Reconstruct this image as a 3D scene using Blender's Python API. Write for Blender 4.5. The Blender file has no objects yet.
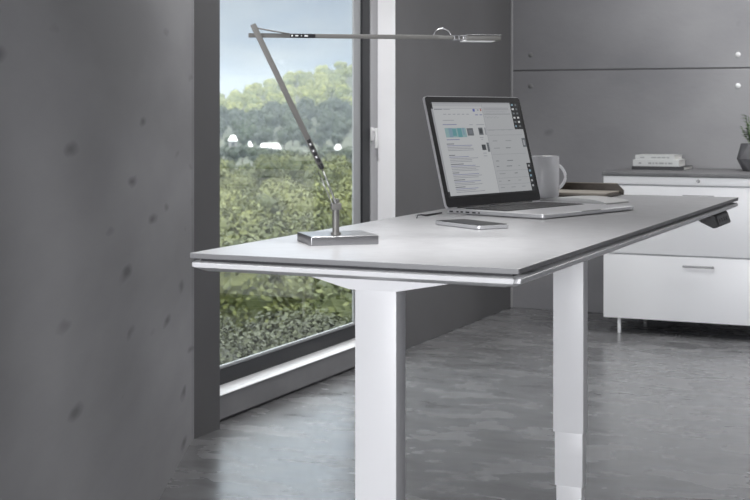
import bpy, bmesh, math, random
from mathutils import Vector, Matrix, noise
random.seed(7)
sc = bpy.context.scene
C = sc.collection
TH = math.radians(24.21); CT, ST = math.cos(TH), math.sin(TH)
EYE = 1.1
def cw(lat, d, z=0.0):            # sideways / ahead metres from the standing point -> world
    return Vector((CT*lat - ST*d, ST*lat + CT*d, z))

# ------------------------------------------------------------------ materials
def mat(name, col, rough=.5, metal=0., spec=.5, emis=None, es=0., coat=0.):
    m = bpy.data.materials.new(name); m.use_nodes = True
    b = m.node_tree.nodes['Principled BSDF']
    b.inputs['Base Color'].default_value = (*col, 1)
    b.inputs['Roughness'].default_value = rough
    b.inputs['Metallic'].default_value = metal
    b.inputs['Specular IOR Level'].default_value = spec
    b.inputs['Coat Weight'].default_value = coat
    if emis:
        b.inputs['Emission Color'].default_value = (*emis, 1)
        b.inputs['Emission Strength'].default_value = es
    return m
def nd(m, t, **kw):
    n = m.node_tree.nodes.new(t)
    for k, v in kw.items(): setattr(n, k, v)
    return n
def noisy(m, c1, c2, scale=(1,1,1), ns=3., det=6., lo=.35, hi=.65, bump=0., bscale=40., rough=None, coord='Object', dist=0.):
    nt = m.node_tree; L = nt.links.new; b = nt.nodes['Principled BSDF']
    tc = nd(m, 'ShaderNodeTexCoord'); mp = nd(m, 'ShaderNodeMapping')
    mp.inputs['Scale'].default_value = scale
    n = nd(m, 'ShaderNodeTexNoise'); n.inputs['Scale'].default_value = ns; n.inputs['Detail'].default_value = det
    n.inputs['Distortion'].default_value = dist
    r = nd(m, 'ShaderNodeValToRGB')
    r.color_ramp.elements[0].position = lo; r.color_ramp.elements[0].color = (*c1, 1)
    r.color_ramp.elements[1].position = hi; r.color_ramp.elements[1].color = (*c2, 1)
    L(tc.outputs[coord], mp.inputs[0]); L(mp.outputs[0], n.inputs['Vector']); L(n.outputs['Fac'], r.inputs[0])
    L(r.outputs[0], b.inputs['Base Color'])
    if rough:
        mr = nd(m, 'ShaderNodeMapRange'); mr.inputs['To Min'].default_value = rough[0]; mr.inputs['To Max'].default_value = rough[1]
        mr.inputs['From Min'].default_value = .3; mr.inputs['From Max'].default_value = .7
        L(n.outputs['Fac'], mr.inputs['Value']); L(mr.outputs[0], b.inputs['Roughness'])
    if bump:
        n2 = nd(m, 'ShaderNodeTexNoise'); n2.inputs['Scale'].default_value = bscale; n2.inputs['Detail'].default_value = 5
        bp = nd(m, 'ShaderNodeBump'); bp.inputs['Strength'].default_value = bump; bp.inputs['Distance'].default_value = .01
        L(mp.outputs[0], n2.inputs['Vector']); L(n2.outputs['Fac'], bp.inputs['Height']); L(bp.outputs[0], b.inputs['Normal'])
    return r
def spots(m, ramp, col, scale, thr, soft):
    """small air-hole pits of their own shape in cast concrete"""
    nt = m.node_tree; L = nt.links.new; b = nt.nodes['Principled BSDF']
    tc = nd(m, 'ShaderNodeTexCoord')
    n = nd(m, 'ShaderNodeTexNoise'); n.inputs['Scale'].default_value = 9; n.inputs['Detail'].default_value = 3
    mixv = nd(m, 'ShaderNodeMixRGB'); mixv.inputs[0].default_value = .06
    L(tc.outputs['Object'], mixv.inputs[1]); L(tc.outputs['Object'], n.inputs['Vector']); L(n.outputs['Color'], mixv.inputs[2])
    v = nd(m, 'ShaderNodeTexVoronoi'); v.inputs['Scale'].default_value = scale
    L(mixv.outputs[0], v.inputs['Vector'])
    mr = nd(m, 'ShaderNodeMapRange'); mr.inputs['From Min'].default_value = thr; mr.inputs['From Max'].default_value = thr+soft
    mr.inputs['To Min'].default_value = 1; mr.inputs['To Max'].default_value = 0
    L(v.outputs['Distance'], mr.inputs['Value'])
    # keep only some of the cells
    sep = nd(m, 'ShaderNodeSeparateColor'); L(v.outputs['Color'], sep.inputs[0])
    gt = nd(m, 'ShaderNodeMath', operation='GREATER_THAN'); gt.inputs[1].default_value = .35
    L(sep.outputs[0], gt.inputs[0])
    mu = nd(m, 'ShaderNodeMath', operation='MULTIPLY'); L(mr.outputs[0], mu.inputs[0]); L(gt.outputs[0], mu.inputs[1])
    mx = nd(m, 'ShaderNodeMixRGB'); mx.inputs[2].default_value = (*col, 1)
    L(mu.outputs[0], mx.inputs[0]); L(ramp.outputs[0], mx.inputs[1]); L(mx.outputs[0], b.inputs['Base Color'])

M = {}
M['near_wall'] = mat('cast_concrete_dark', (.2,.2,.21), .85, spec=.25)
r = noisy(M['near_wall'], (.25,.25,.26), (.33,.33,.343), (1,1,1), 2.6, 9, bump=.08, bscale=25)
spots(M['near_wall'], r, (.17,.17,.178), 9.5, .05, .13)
# the boards were drawn along the wall: its marks are longer lengthwise than high
nt_ = M['near_wall'].node_tree
for tcn in [n_ for n_ in nt_.nodes if n_.type == 'TEX_COORD']:
    for l_ in list(tcn.outputs['Object'].links):
        to = l_.to_socket; mpn = nt_.nodes.new('ShaderNodeMapping'); mpn.vector_type = 'TEXTURE'
        mpn.inputs['Rotation'].default_value = (0,0,TH); mpn.inputs['Scale'].default_value = (1,4,1)
        nt_.links.new(tcn.outputs['Object'], mpn.inputs[0]); nt_.links.new(mpn.outputs[0], to)
M['win_wall'] = mat('painted_render_grey', (.15,.15,.155), .8, spec=.3)
noisy(M['win_wall'], (.128,.128,.132), (.148,.148,.154), (1,1,1), 1.2, 5, bump=.05)
M['reveal'] = mat('window_reveal_white', (.62,.62,.64), .6)
noisy(M['reveal'], (.8,.8,.82), (.86,.86,.88), (1,1,1), 3, 3)
M['sill'] = mat('sill_white', (.8,.8,.82), .35)
noisy(M['sill'], (.76,.76,.78), (.82,.82,.84), (1,1,1), 5, 3)
M['apron'] = mat('sill_apron_grey', (.24,.24,.25), .7)
noisy(M['apron'], (.22,.22,.23), (.26,.26,.27), (1,1,1), 4, 3)
M['back_wall'] = mat('cast_concrete_light', (.3,.3,.31), .8, spec=.3)
r = noisy(M['back_wall'], (.235,.235,.25), (.325,.325,.338), (1,1,1.5), 1.1, 9, bump=.1, bscale=30)
spots(M['back_wall'], r, (.2,.2,.21), 3.1, .05, .06)
M['joint'] = mat('joint_shadow_gap', (.12,.12,.125), .9)
M['plug'] = mat('cement_plug', (.78,.78,.79), .6)
M['plug_grey'] = mat('cement_plug_grey', (.21,.21,.215), .7)
noisy(M['plug'], (.75,.75,.76), (.82,.82,.83), (1,1,1), 30, 3)
M['corner'] = mat('corner_bead', (.33,.33,.34), .6)
M['floor'] = mat('polished_concrete', (.2,.2,.21), .3, spec=.5)
noisy(M['floor'], (.14,.141,.147), (.225,.226,.235), (1.3,2.4,1), 3.4, 15, .3, .7, bump=.05, bscale=12, rough=(.16,.34), dist=.25)
M['ceil'] = mat('ceiling_paint', (.45,.45,.46), .9)
M['other_wall'] = mat('room_paint', (.35,.35,.36), .9)
M['frame_light'] = mat('window_frame_grey', (.35,.35,.365), .45)
M['frame_dark'] = mat('sash_anthracite', (.02,.021,.024), .45, spec=.35)
M['bead'] = mat('glazing_bead', (.32,.33,.34), .35)
M['white_handle'] = mat('white_handle', (.75,.75,.76), .3)
M['desk_top'] = mat('desk_laminate', (.6,.6,.61), .3, spec=.6)
noisy(M['desk_top'], (.40,.40,.412), (.44,.44,.452), (1,1,1), 35, 4, bump=.02, bscale=400)
M['desk_edge'] = mat('desk_core_edge', (.25,.25,.26), .5)
M['desk_white'] = mat('powder_coat_white', (.82,.82,.84), .35)
M['gap'] = mat('desk_shadow_gap', (.03,.03,.035), .6)
M['cab'] = mat('cabinet_lacquer', (.86,.86,.885), .35)
M['cab_in'] = mat('cabinet_carcass', (.62,.62,.65), .5)
M['cab_top'] = mat('cabinet_worktop', (.16,.16,.17), .5)
noisy(M['cab_top'], (.14,.14,.148), (.19,.19,.197), (1,1,1), 12, 6, bump=.05)
M['chrome'] = mat('brushed_chrome', (.7,.7,.72), .25, 1.)
M['steel'] = mat('brushed_steel', (.36,.36,.37), .33, 1.)
M['lamp_arm'] = mat('lamp_bar_grey', (.16,.157,.15), .45, .4)
M['black'] = mat('black_plastic', (.012,.012,.014), .45, spec=.3)
M['black_gloss'] = mat('black_glass', (.004,.004,.005), .3, spec=.1)
M['bezel'] = mat('laptop_bezel', (.016,.016,.018), .35, spec=.3)
M['alu'] = mat('laptop_aluminium', (.6,.6,.62), .35, .55)
M['keys'] = mat('keyboard_black', (.02,.02,.022), .5)
M['kbwell'] = mat('keyboard_well', (.05,.05,.053), .5)
M['lampglow'] = mat('lamp_diffuser', (.8,.8,.8), .3)
M['mug'] = mat('mug_ceramic', (.86,.86,.88), .18, coat=.3)
M['leather'] = mat('brown_leather', (.045,.034,.024), .5)
noisy(M['leather'], (.036,.027,.018), (.06,.045,.032), (1,1,1), 60, 4, bump=.1, bscale=200)
M['tan'] = mat('kraft_page', (.3,.27,.23), .7)
M['paper'] = mat('white_paper', (.52,.52,.52), .7)
M['page'] = mat('book_pages', (.72,.72,.7), .8)
noisy(M['page'], (.6,.6,.58), (.8,.8,.78), (1,1,60), 10, 2)
M['cover_w'] = mat('book_cover_white', (.6,.61,.61), .4)
M['cover_g'] = mat('book_cover_green_grey', (.42,.47,.45), .5)
M['cover_d'] = mat('book_cover_charcoal', (.05,.05,.055), .5)
M['pot'] = mat('faceted_cement_pot', (.2,.2,.21), .7)
noisy(M['pot'], (.10,.10,.108), (.14,.14,.15), (1,1,1), 18, 5)
M['soil'] = mat('potting_soil', (.03,.022,.016), .95)
M['ink'] = mat('spine_ink', (.33,.34,.35), .6)

def glass_mat():
    m = bpy.data.materials.new('window_glass'); m.use_nodes = True; nt = m.node_tree
    for n in list(nt.nodes): nt.nodes.remove(n)
    o = nt.nodes.new('ShaderNodeOutputMaterial'); mx = nt.nodes.new('ShaderNodeMixShader')
    t = nt.nodes.new('ShaderNodeBsdfTransparent'); t.inputs[0].default_value = (.93,.95,.94,1)
    g = nt.nodes.new('ShaderNodeBsdfGlossy'); g.inputs['Roughness'].default_value = .0
    f = nt.nodes.new('ShaderNodeFresnel'); f.inputs[0].default_value = 1.5
    ml = nt.nodes.new('ShaderNodeMath'); ml.operation = 'MULTIPLY_ADD'; ml.inputs[1].default_value = 1.8; ml.inputs[2].default_value = 0
    geo = nt.nodes.new('ShaderNodeNewGeometry'); inv = nt.nodes.new('ShaderNodeMath'); inv.operation = 'SUBTRACT'; inv.inputs[0].default_value = 1
    nt.links.new(geo.outputs['Backfacing'], inv.inputs[1]); m2 = nt.nodes.new('ShaderNodeMath'); m2.operation = 'MULTIPLY'
    nt.links.new(f.outputs[0], ml.inputs[0]); nt.links.new(ml.outputs[0], m2.inputs[0]); nt.links.new(inv.outputs[0], m2.inputs[1]); nt.links.new(m2.outputs[0], mx.inputs[0])
    nt.links.new(t.outputs[0], mx.inputs[1]); nt.links.new(g.outputs[0], mx.inputs[2]); nt.links.new(mx.outputs[0], o.inputs[0])
    return m
M['glass'] = glass_mat()

def leaf_mat(name, c1, c2, rough=.6):
    m = mat(name, c1, rough, spec=.3); nt = m.node_tree; b = nt.nodes['Principled BSDF']
    oi = nd(m, 'ShaderNodeObjectInfo'); geo = nd(m, 'ShaderNodeNewGeometry')
    add = nd(m, 'ShaderNodeMath', operation='ADD'); mul = nd(m, 'ShaderNodeMath', operation='MULTIPLY'); mul.inputs[1].default_value = .5
    nt.links.new(oi.outputs['Random'], add.inputs[0]); nt.links.new(geo.outputs['Random Per Island'], add.inputs[1]); nt.links.new(add.outputs[0], mul.inputs[0])
    r = nd(m, 'ShaderNodeValToRGB'); r.color_ramp.elements[0].color = (*c1,1); r.color_ramp.elements[1].color = (*c2,1)
    r.color_ramp.elements[0].position = .15; r.color_ramp.elements[1].position = .85
    nt.links.new(mul.outputs[0], r.inputs[0]); nt.links.new(r.outputs[0], b.inputs['Base Color'])
    return m
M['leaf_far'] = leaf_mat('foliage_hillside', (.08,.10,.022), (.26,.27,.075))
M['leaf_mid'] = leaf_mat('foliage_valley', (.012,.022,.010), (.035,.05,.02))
M['leaf_bush'] = leaf_mat('foliage_olive', (.035,.045,.011), (.13,.14,.04))
M['leaf_near'] = leaf_mat('foliage_shrub', (.006,.009,.003), (.06,.068,.036))
M['leaf_pot'] = leaf_mat('foliage_potted', (.06,.11,.04), (.15,.22,.08))
M['bark'] = mat('bark', (.06,.045,.035), .9)
M['ground'] = mat('hillside_ground', (.1,.12,.05), .95)
noisy(M['ground'], (.02,.026,.012), (.05,.055,.028), (1,1,1), .15, 8)
M['house_w'] = mat('house_wall', (.16,.155,.15), .8)
M['house_r'] = mat('pale_roof', (.62,.62,.61), .5)
M['hwin'] = mat('house_window', (.04,.05,.06), .2)

# ------------------------------------------------------------------ mesh helpers
def link(name, me, parent=None, loc=None):
    o = bpy.data.objects.new(name, me); C.objects.link(o)
    if parent: o.parent = parent
    if loc is not None: o.location = loc
    return o
def obj(name, bm, m, parent=None, smooth=False, loc=None):
    bmesh.ops.recalc_face_normals(bm, faces=bm.faces[:])
    me = bpy.data.meshes.new(name); bm.to_mesh(me); bm.free()
    for x in (m if isinstance(m, (list, tuple)) else [m]): me.materials.append(x)
    if smooth:
        for p in me.polygons: p.use_smooth = True
        if smooth == 'auto': me.set_sharp_from_angle(angle=math.radians(35))
    return link(name, me, parent, loc)
def tag(o, label=None, cat=None, group=None, kind=None):
    if label: o['label'] = label
    if cat: o['category'] = cat
    if group: o['group'] = group
    if kind: o['kind'] = kind
    return o
def empty(name, loc, rz=0):
    o = bpy.data.objects.new(name, None); C.objects.link(o); o.location = loc; o.rotation_euler = (0,0,rz); o.empty_display_size = .05
    return o
def box(bm, x0, x1, y0, y1, z0, z1, bev=0., seg=2, mi=0):
    t = bmesh.new()
    v = [t.verts.new(p) for p in ((x0,y0,z0),(x1,y0,z0),(x1,y1,z0),(x0,y1,z0),(x0,y0,z1),(x1,y0,z1),(x1,y1,z1),(x0,y1,z1))]
    for f in ((0,3,2,1),(4,5,6,7),(0,1,5,4),(1,2,6,5),(2,3,7,6),(3,0,4,7)): t.faces.new([v[i] for i in f])
    if bev: bmesh.ops.bevel(t, geom=t.edges[:], offset=bev, segments=seg, profile=.6, affect='EDGES')
    merge(bm, t, mi)
def merge(bm, t, mi=0):
    mp = {v: bm.verts.new(v.co) for v in t.verts}
    for f in t.faces:
        try:
            nf = bm.faces.new([mp[v] for v in f.verts]); nf.material_index = mi
        except ValueError: pass
    t.free()
def prism(bm, pts, z0, z1, bev=0, mi=0, bz=False):
    t = bmesh.new()
    a = [t.verts.new((p[0],p[1],z0)) for p in pts]; b = [t.verts.new((p[0],p[1],z1)) for p in pts]
    n = len(pts); t.faces.new(a[::-1]); t.faces.new(b)
    for i in range(n): t.faces.new((a[i], a[(i+1)%n], b[(i+1)%n], b[i]))
    if bev:
        es = [e for e in t.edges if (bz or abs(e.verts[0].co.z-e.verts[1].co.z) > 1e-6)]
        bmesh.ops.bevel(t, geom=es, offset=bev, segments=3, profile=.6, affect='EDGES')
    merge(bm, t, mi)
def tube(bm, pts, r, n=10, mi=0, caps=True, closed=False):
    pts = [Vector(p) for p in pts]; rings = []
    rr = r if isinstance(r, (list, tuple)) else [r]*len(pts)
    for i, p in enumerate(pts):
        a = pts[i-1] if (i > 0 or closed) else p; b = pts[(i+1) % len(pts)] if (i < len(pts)-1 or closed) else p
        d = (b-a).normalized(); u = d.cross(Vector((0,0,1)))
        if u.length < .05: u = d.cross(Vector((0,1,0)))
        u.normalize(); w = d.cross(u)
        rings.append([bm.verts.new(p + (u*math.cos(2*math.pi*k/n) + w*math.sin(2*math.pi*k/n))*rr[i]) for k in range(n)])
    m_ = len(rings)
    for i in range(m_ if closed else m_-1):
        A, B = rings[i], rings[(i+1) % m_]
        for k in range(n):
            f = bm.faces.new((A[k], A[(k+1)%n], B[(k+1)%n], B[k])); f.material_index = mi
    if caps and not closed: bm.faces.new(rings[0][::-1]); bm.faces.new(rings[-1])
def lathe(bm, prof, n=40, mi=0):
    rings = []
    for r_, z in prof:
        rings.append([bm.verts.new((r_*math.cos(2*math.pi*k/n), r_*math.sin(2*math.pi*k/n), z)) for k in range(n)])
    for i in range(len(rings)-1):
        for k in range(n):
            f = bm.faces.new((rings[i][k], rings[i][(k+1)%n], rings[i+1][(k+1)%n], rings[i+1][k])); f.material_index = mi
    bm.faces.new(rings[0][::-1]); bm.faces.new(rings[-1])
def bar(bm, a, b, w, h, bev=0, side=None):
    """rectangular bar from a to b: w across `side`, h across the other way"""
    a, b = Vector(a), Vector(b); d = (b-a).normalized(); L = (b-a).length
    s = (Vector(side) if side else Vector((0,0,1))).normalized(); s = (s - d*s.dot(d)).normalized(); n = d.cross(s)
    t = bmesh.new(); box(t, 0, L, -w/2, w/2, -h/2, h/2, bev)
    m4 = Matrix((d, s, n)).transposed().to_4x4(); m4.translation = a
    bmesh.ops.transform(t, matrix=m4, verts=t.verts[:]); merge(bm, t)
def B(): return bmesh.new()
def struct(name, bm, m, parent=None):
    o = obj(name, bm, m, parent)
    if not parent: o['kind'] = 'structure'
    return o

# ------------------------------------------------------------------ the room
ZC = 2.8
YB, XW = 7.45, -2.51
XR, YR = 2.6, -12.0
bm = B(); box(bm, XW-.15, XR+.2, YR-.2, YB+.25, -.2, 0); box(bm, -3.1, XW-.15, YR-.2, 3.95, -.2, 0); struct('floor', bm, M['floor'])
bm = B(); box(bm, -3.2, XR+.2, YR-.2, YB+.25, ZC, ZC+.2); struct('ceiling', bm, M['ceil'])
# back wall: two pours with a recessed joint between
bm = B(); JZ = 1.331
box(bm, -2.9, XR, YB, YB+.2, 0, JZ-.004, .002, 1); box(bm, -2.9, XR, YB, YB+.2, JZ+.004, ZC, .002, 1)
box(bm, -2.9, XR, YB+.004, YB+.19, JZ-.006, JZ+.006, mi=1)
wall_back = struct('wall_back', bm, [M['back_wall'], M['joint']])
bm = B(); box(bm, XR, XR+.2, YR, YB+.2, 0, ZC); struct('wall_right', bm, M['other_wall'])
# window wall: runs along Y, opening from 3.9 to 5.81
W0, W1, WZ0, WZ1 = 3.95, 5.81, .10, 2.6
bm = B()
box(bm, XW-.15, XW, W1, YB, .0, ZC, .003, 2)
box(bm, XW-.15, XW, W0, W1, WZ1, ZC)
struct('wall_left', bm, M['win_wall'])
bm = B(); box(bm, XW-.087, XW-.001, W1-.004, W1, WZ0, WZ1); struct('trim_1', bm, M['reveal'])
bm = B(); box(bm, XW-.15, XW-.006, W0, W1, .012, WZ0-.004); box(bm, XW-.15, XW-.02, W0, W1, 0, .012, mi=1)
struct('baseboard_left', bm, [M['apron'], M['joint']])
bm = B(); box(bm, XW-.15, XW, W0, W1-.004, WZ0-.004, WZ0, .001, 1); struct('trim_2', bm, M['sill'])
bm = B(); box(bm, XW, XW+.012, YB-.012, YB, 0, ZC, .002, 1); struct('trim_3', bm, M['corner'])
# the near wall, running towards the standing point; its return ends at the window
c0 = cw(-.613, 4.66); e0 = cw(-.613, 2.02); e1 = cw(-.85, 2.02); c1 = Vector((-2.47, 4.18))
pts = [(c0.x,c0.y),(c1.x,c1.y),(-2.9,4.18),(-2.9,3.6),(e1.x,e1.y),(e0.x,e0.y)]
bm = B(); t = bmesh.new()
a = [t.verts.new((p[0],p[1],0)) for p in pts]; b = [t.verts.new((p[0],p[1],ZC)) for p in pts]
t.faces.new(a[::-1]); t.faces.new(b)
for i in range(6): t.faces.new((a[i], a[(i+1)%6], b[(i+1)%6], b[i]))
bmesh.ops.bevel(t, geom=[e for e in t.edges if abs(e.verts[0].co.z-e.verts[1].co.z) > 1 and (e.verts[0].co.xy-c0.xy).length < .001], offset=.012, segments=3, affect='EDGES')
merge(bm, t)
for f in bm.faces:
    c = f.calc_center_median()
    if (c.xy - (c0.xy+c1.xy)/2).length < .06 and abs(f.normal.z) < .5: f.material_index = 1
struct('wall_near', bm, [M['near_wall'], M['win_wall']])
# left wall nearer the viewer and rear wall with its daylight window
bm = B(); box(bm, -3.1, -2.9, YR, 4.18, 0, ZC); struct('wall_far_left', bm, M['other_wall'])
RX0, RX1, RZ0, RZ1 = -2.9, 1.6, .2, 2.7
bm = B(); box(bm, -3.1, RX0, YR-.2, YR, 0, ZC); box(bm, RX1, XR, YR-.2, YR, 0, ZC)
box(bm, RX0, RX1, YR-.2, YR, 0, RZ0); box(bm, RX0, RX1, YR-.2, YR, RZ1, ZC)
struct('wall_rear', bm, M['other_wall'])
# cement plugs in the tie holes
for px_, z_, lite in ((-1.256, 1.402, 1), (-1.256, 1.2385, 1), (-2.394, 1.42, 0), (-2.394, 1.245, 0)):
    bm = B(); t = bmesh.new(); lathe(t, [(.0135,0),(.0135,.002),(.010,.005),(.004,.0065)], 20)
    bmesh.ops.rotate(t, cent=(0,0,0), matrix=Matrix.Rotation(math.radians(90), 3, 'X'), verts=t.verts[:])
    merge(bm, t); o = obj('tie_hole_plug', bm, M['plug'] if lite else M['plug_grey'], smooth='auto', loc=(px_, YB, z_))
    o.parent = wall_back; o['label'] = 'white cement plug' if lite else 'faint grey cement plug'

# ------------------------------------------------------------------ window
XF = XW-.09
win = empty('window_1', (XF, (W0+W1)/2, WZ0)); win['kind'] = 'structure'
def wpart(name, m, *boxes, bev=.003):
    bm = B()
    for bx in boxes: box(bm, *bx, bev, 2)
    o = obj(name, bm, m); o.parent = win; o.matrix_parent_inverse = Matrix.Translation(-win.location); return o
wpart('window_frame', M['frame_light'], (XF-.03, XF+.004, 5.73, W1-.004, WZ0, WZ1), (XF-.03, XF+.004, W0, 5.73, WZ1-.08, WZ1), (XF-.03, XF+.004, W0, W0+.08, WZ0, WZ1-.08))
wpart('sash', M['frame_dark'], (XF-.022, XF-.001, 5.648, 5.73, WZ0, WZ1-.08), (XF-.022, XF-.001, W0+.08, 5.648, WZ0+.0, WZ0+.056), (XF-.022, XF-.001, W0+.08, 5.648, WZ1-.16, WZ1-.08), (XF-.022, XF-.001, W0+.08, W0+.16, WZ0+.056, WZ1-.16))
wpart('glazing_bead', M['bead'], (XF-.019, XF-.010, 5.575, 5.648, WZ0+.056, WZ1-.16), (XF-.019, XF-.006, W0+.16, 5.575, WZ0+.056, WZ0+.068), bev=.002)
wpart('window_pane', M['glass'], (XF-.017, XF-.013, W0+.16, 5.58, WZ0+.06, WZ1-.16), bev=0)
bm = B(); box(bm, 0, .012, -.014, .014, -.035, .035, .004, 3); bar(bm, (.012,0,.02), (.034,0,.02), .014, .014, .003); box(bm, .026, .042, -.010, .010, -.075, .032, .005, 3)
h = obj('window_handle', bm, M['white_handle'], smooth='auto'); h.parent = win; h.matrix_parent_inverse = Matrix.Translation(-win.location); h.location = (XF+.004, 5.735, 1.0); h.scale = (.7, .9, .85)
h['label'] = 'white window handle'

# ------------------------------------------------------------------ desk
DX0, DX1, DY0, DY1, DZ = -1.207, -.643, 1.945, 3.82, .87
cx = -.930; cy = (DY0+DY1)/2
def place(o, root):
    o.parent = root; o.matrix_parent_inverse = root_inv(root); return o
def root_inv(root):
    m = Matrix.Translation(root.location) @ Matrix.Rotation(root.rotation_euler[2], 4, 'Z'); return m.inverted()
desk = tag(empty('standing_desk', (cx, cy, 0)), 'long white height-adjustable desk standing by the window, with a thin grey-white top', 'desk')
bm = B(); t = bmesh.new()
prism(t, [(DX0,DY0),(DX1,DY0),(DX1,DY1),(DX0,DY1)], DZ-.0085, DZ, .003)
merge(bm, t)
for f in bm.faces:
    f.material_index = 0 if f.normal.z > .5 or abs(f.calc_center_median().z-DZ) < 1e-5 else 1
o = obj('desktop', bm, [M['desk_top'], M['desk_edge']], smooth='auto')
md = o.modifiers.new('b', 'BEVEL'); md.width = .0012; md.segments = 2; md.limit_method = 'ANGLE'
place(o, desk)
bm = B(); box(bm, DX0+.014, DX1-.014, DY0+.014, DY1-.014, DZ-.014, DZ-.008); place(obj('spacer', bm, M['gap']), desk)
# bevelled lower tray
bm = B(); zt, zm, zb = DZ-.0135, DZ-.0235, DZ-.030
def ring(z, ins): return [bm.verts.new(p) for p in ((DX0+ins,DY0+ins,z),(DX1-ins,DY0+ins,z),(DX1-ins,DY1-ins,z),(DX0+ins,DY1-ins,z))]
R = [ring(zt, .004), ring(zt-.002, .0005), ring(zm, .001), ring(zb, .016)]
for i in range(3):
    for k in range(4): bm.faces.new((R[i][k], R[i][(k+1)%4], R[i+1][(k+1)%4], R[i+1][k]))
bm.faces.new(R[0]); bm.faces.new(R[-1][::-1])
bmesh.ops.bevel(bm, geom=[e for e in bm.edges if abs(e.verts[0].co.z-e.verts[1].co.z) > .001], offset=.007, segments=3, affect='EDGES')
place(obj('frame_tray', bm, M['desk_white'], smooth='auto'), desk)
LW, LD = .037, .04
for ly in (2.07, 3.18):
    s = 1
    bm = B()   # tapered bracket
    z1, z0 = zb, .81
    prof = [(-.15,z1),(.185,z1),(.185,z1-.003),(.042,z0),(-.042,z0),(-.15,z1-.003)]
    y0, y1 = ly-.012, ly+LD+.012
    A_ = [bm.verts.new((cx+p[0], y0, p[1])) for p in prof]; B_ = [bm.verts.new((cx+p[0], y1, p[1])) for p in prof]
    bm.faces.new(A_); bm.faces.new(B_[::-1])
    for i in range(6): bm.faces.new((A_[i], A_[(i+1)%6], B_[(i+1)%6], B_[i]))
    place(obj('bracket', bm, M['desk_white']), desk)
    leg = None
    bm = B(); box(bm, cx-LW, cx+LW, ly, ly+LD, .342, .81, .002, 2); leg = place(obj('leg', bm, M['desk_white'], smooth='auto'), desk)
    bm = B(); box(bm, cx-LW+.003, cx+LW-.003, ly+.003, ly+LD-.0035, .2146, .343, .002, 2)
    q = obj('middle_tube', bm, M['desk_white'], smooth='auto'); q.parent = leg
    bm = B(); box(bm, cx-LW+.006, cx+LW-.006, ly+.006, ly+LD-.007, .03, .216, .002, 2)
    q = obj('lower_tube', bm, M['desk_white'], smooth='auto'); q.parent = leg
    bm = B(); box(bm, cx-.27, cx+.27, ly-.015, ly+LD+.015, .006, .031, .004, 2); place(obj('foot', bm, M['desk_white'], smooth='auto'), desk)
    for sx in (-.24, .24):
        bm = B(); t = bmesh.new(); lathe(t, [(.018,0),(.02,.002),(.014,.007)], 16); bmesh.ops.translate(t, vec=(cx+sx, ly+LD/2, 0), verts=t.verts[:]); merge(bm, t)
        place(obj('foot_pad', bm, M['black'], smooth='auto'), desk)
bm = B(); box(bm, cx-.03, cx+.03, 2.07+LD+.012, 3.18-.012, zb-.026, zb, .002, 2); place(obj('crossbar', bm, M['desk_white'], smooth='auto'), desk)
# flush cable lid
fc = cw(.10, 3.03)
bm = B(); box(bm, -.095, .095, -.05, .05, 0, .0012, .0005, 1); o = place(obj('cable_lid', bm, M['desk_top']), desk)
o.matrix_parent_inverse = Matrix.Translation(-desk.location); o.location = (-1.135, 2.93, DZ); o.scale = (.5, 1.7, 1)
# height control pad at the far end of the right-hand edge
pad = tag(empty('height_control', (DX1-.026, 3.64, zb)), 'small black height control box hanging under the far right edge of the desk', 'desk control')
bm = B(); t = bmesh.new()
pr = [(-.05,-.0),(.006,-.0),(.012,-.004),(.003+.018,-.031),(.010,-.034),(-.02,-.020)]
yy = (-.115, .115)
A_ = [t.verts.new((p[0], -.095, p[1])) for p in pr]; B_ = [t.verts.new((p[0], .095, p[1])) for p in pr]
t.faces.new(A_); t.faces.new(B_[::-1])
for i in range(6): t.faces.new((A_[i], A_[(i+1)%6], B_[(i+1)%6], B_[i]))
bmesh.ops.bevel(t, geom=t.edges[:], offset=.0012, segments=2, affect='EDGES'); merge(bm, t)
o = obj('housing', bm, M['black'], pad, smooth='auto')
d_ = Vector((.009,0,-.027)).normalized(); nn = Vector((.027,0,.009)).normalized()
bm = B(); bar(bm, Vector((.013,0,-.006))+nn*.0012, Vector((.020,0,-.028))+nn*.0012, .15, .0014, .0005, side=(0,1,0)); obj('key_panel', bm, M['bezel'], pad)
for k in range(4):
    p = Vector((.0165,0,-.017))+nn*.002; p.y = -.05+.032*k
    bm = B(); bar(bm, p-d_*.005, p+d_*.005, .016, .0014, .0005, side=(0,1,0)); obj('button', bm, M['black_gloss'], pad)

# ------------------------------------------------------------------ desk lamp
a16 = math.radians(16)
lfl = Vector((-.1098, 2.385))                      # front-left corner, sideways / ahead
ux, uy = math.cos(a16), math.sin(a16)
bw, bd, bt = .121, .108, .0155
ctr = lfl + Vector((ux,uy))*bw/2 + Vector((-uy,ux))*bd/2
lamp = tag(empty('desk_lamp', cw(ctr.x, ctr.y, DZ), TH), 'slim grey metal desk lamp with slanted post, long level arm and flat base', 'desk lamp')
# everything below is in the frame (sideways, ahead, up) about the base centre
bm = B(); t = bmesh.new(); box(t, -bw/2, bw/2, -bd/2, bd/2, 0, bt, .0016, 3)
bmesh.ops.rotate(t, cent=(0,0,0), matrix=Matrix.Rotation(a16, 3, 'Z'), verts=t.verts[:]); merge(bm, t)
obj('base', bm, M['steel'], lamp, smooth='auto')
AA = math.radians(11); U = Vector((math.cos(AA), math.sin(AA), 0)); N = Vector((math.sin(AA), -math.cos(AA), 0))
P0 = Vector((-.0685-ctr.x, 2.432-ctr.y, 0))
def q(t_, z, off=0): return P0 + U*t_ + Vector((0,0,z-DZ)) + N*off
bm = B(); tube(bm, [q(0,DZ+bt-.001), q(0,.948)], .0062, 16); tube(bm, [q(0,DZ+bt-.001), q(0,DZ+bt+.004)], .009, 16)
bar(bm, q(0,.935,-.007), q(0,.935,.009), .012, .018, .002)
stem = obj('stem', bm, M['lamp_arm'], lamp, smooth='auto')
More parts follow.
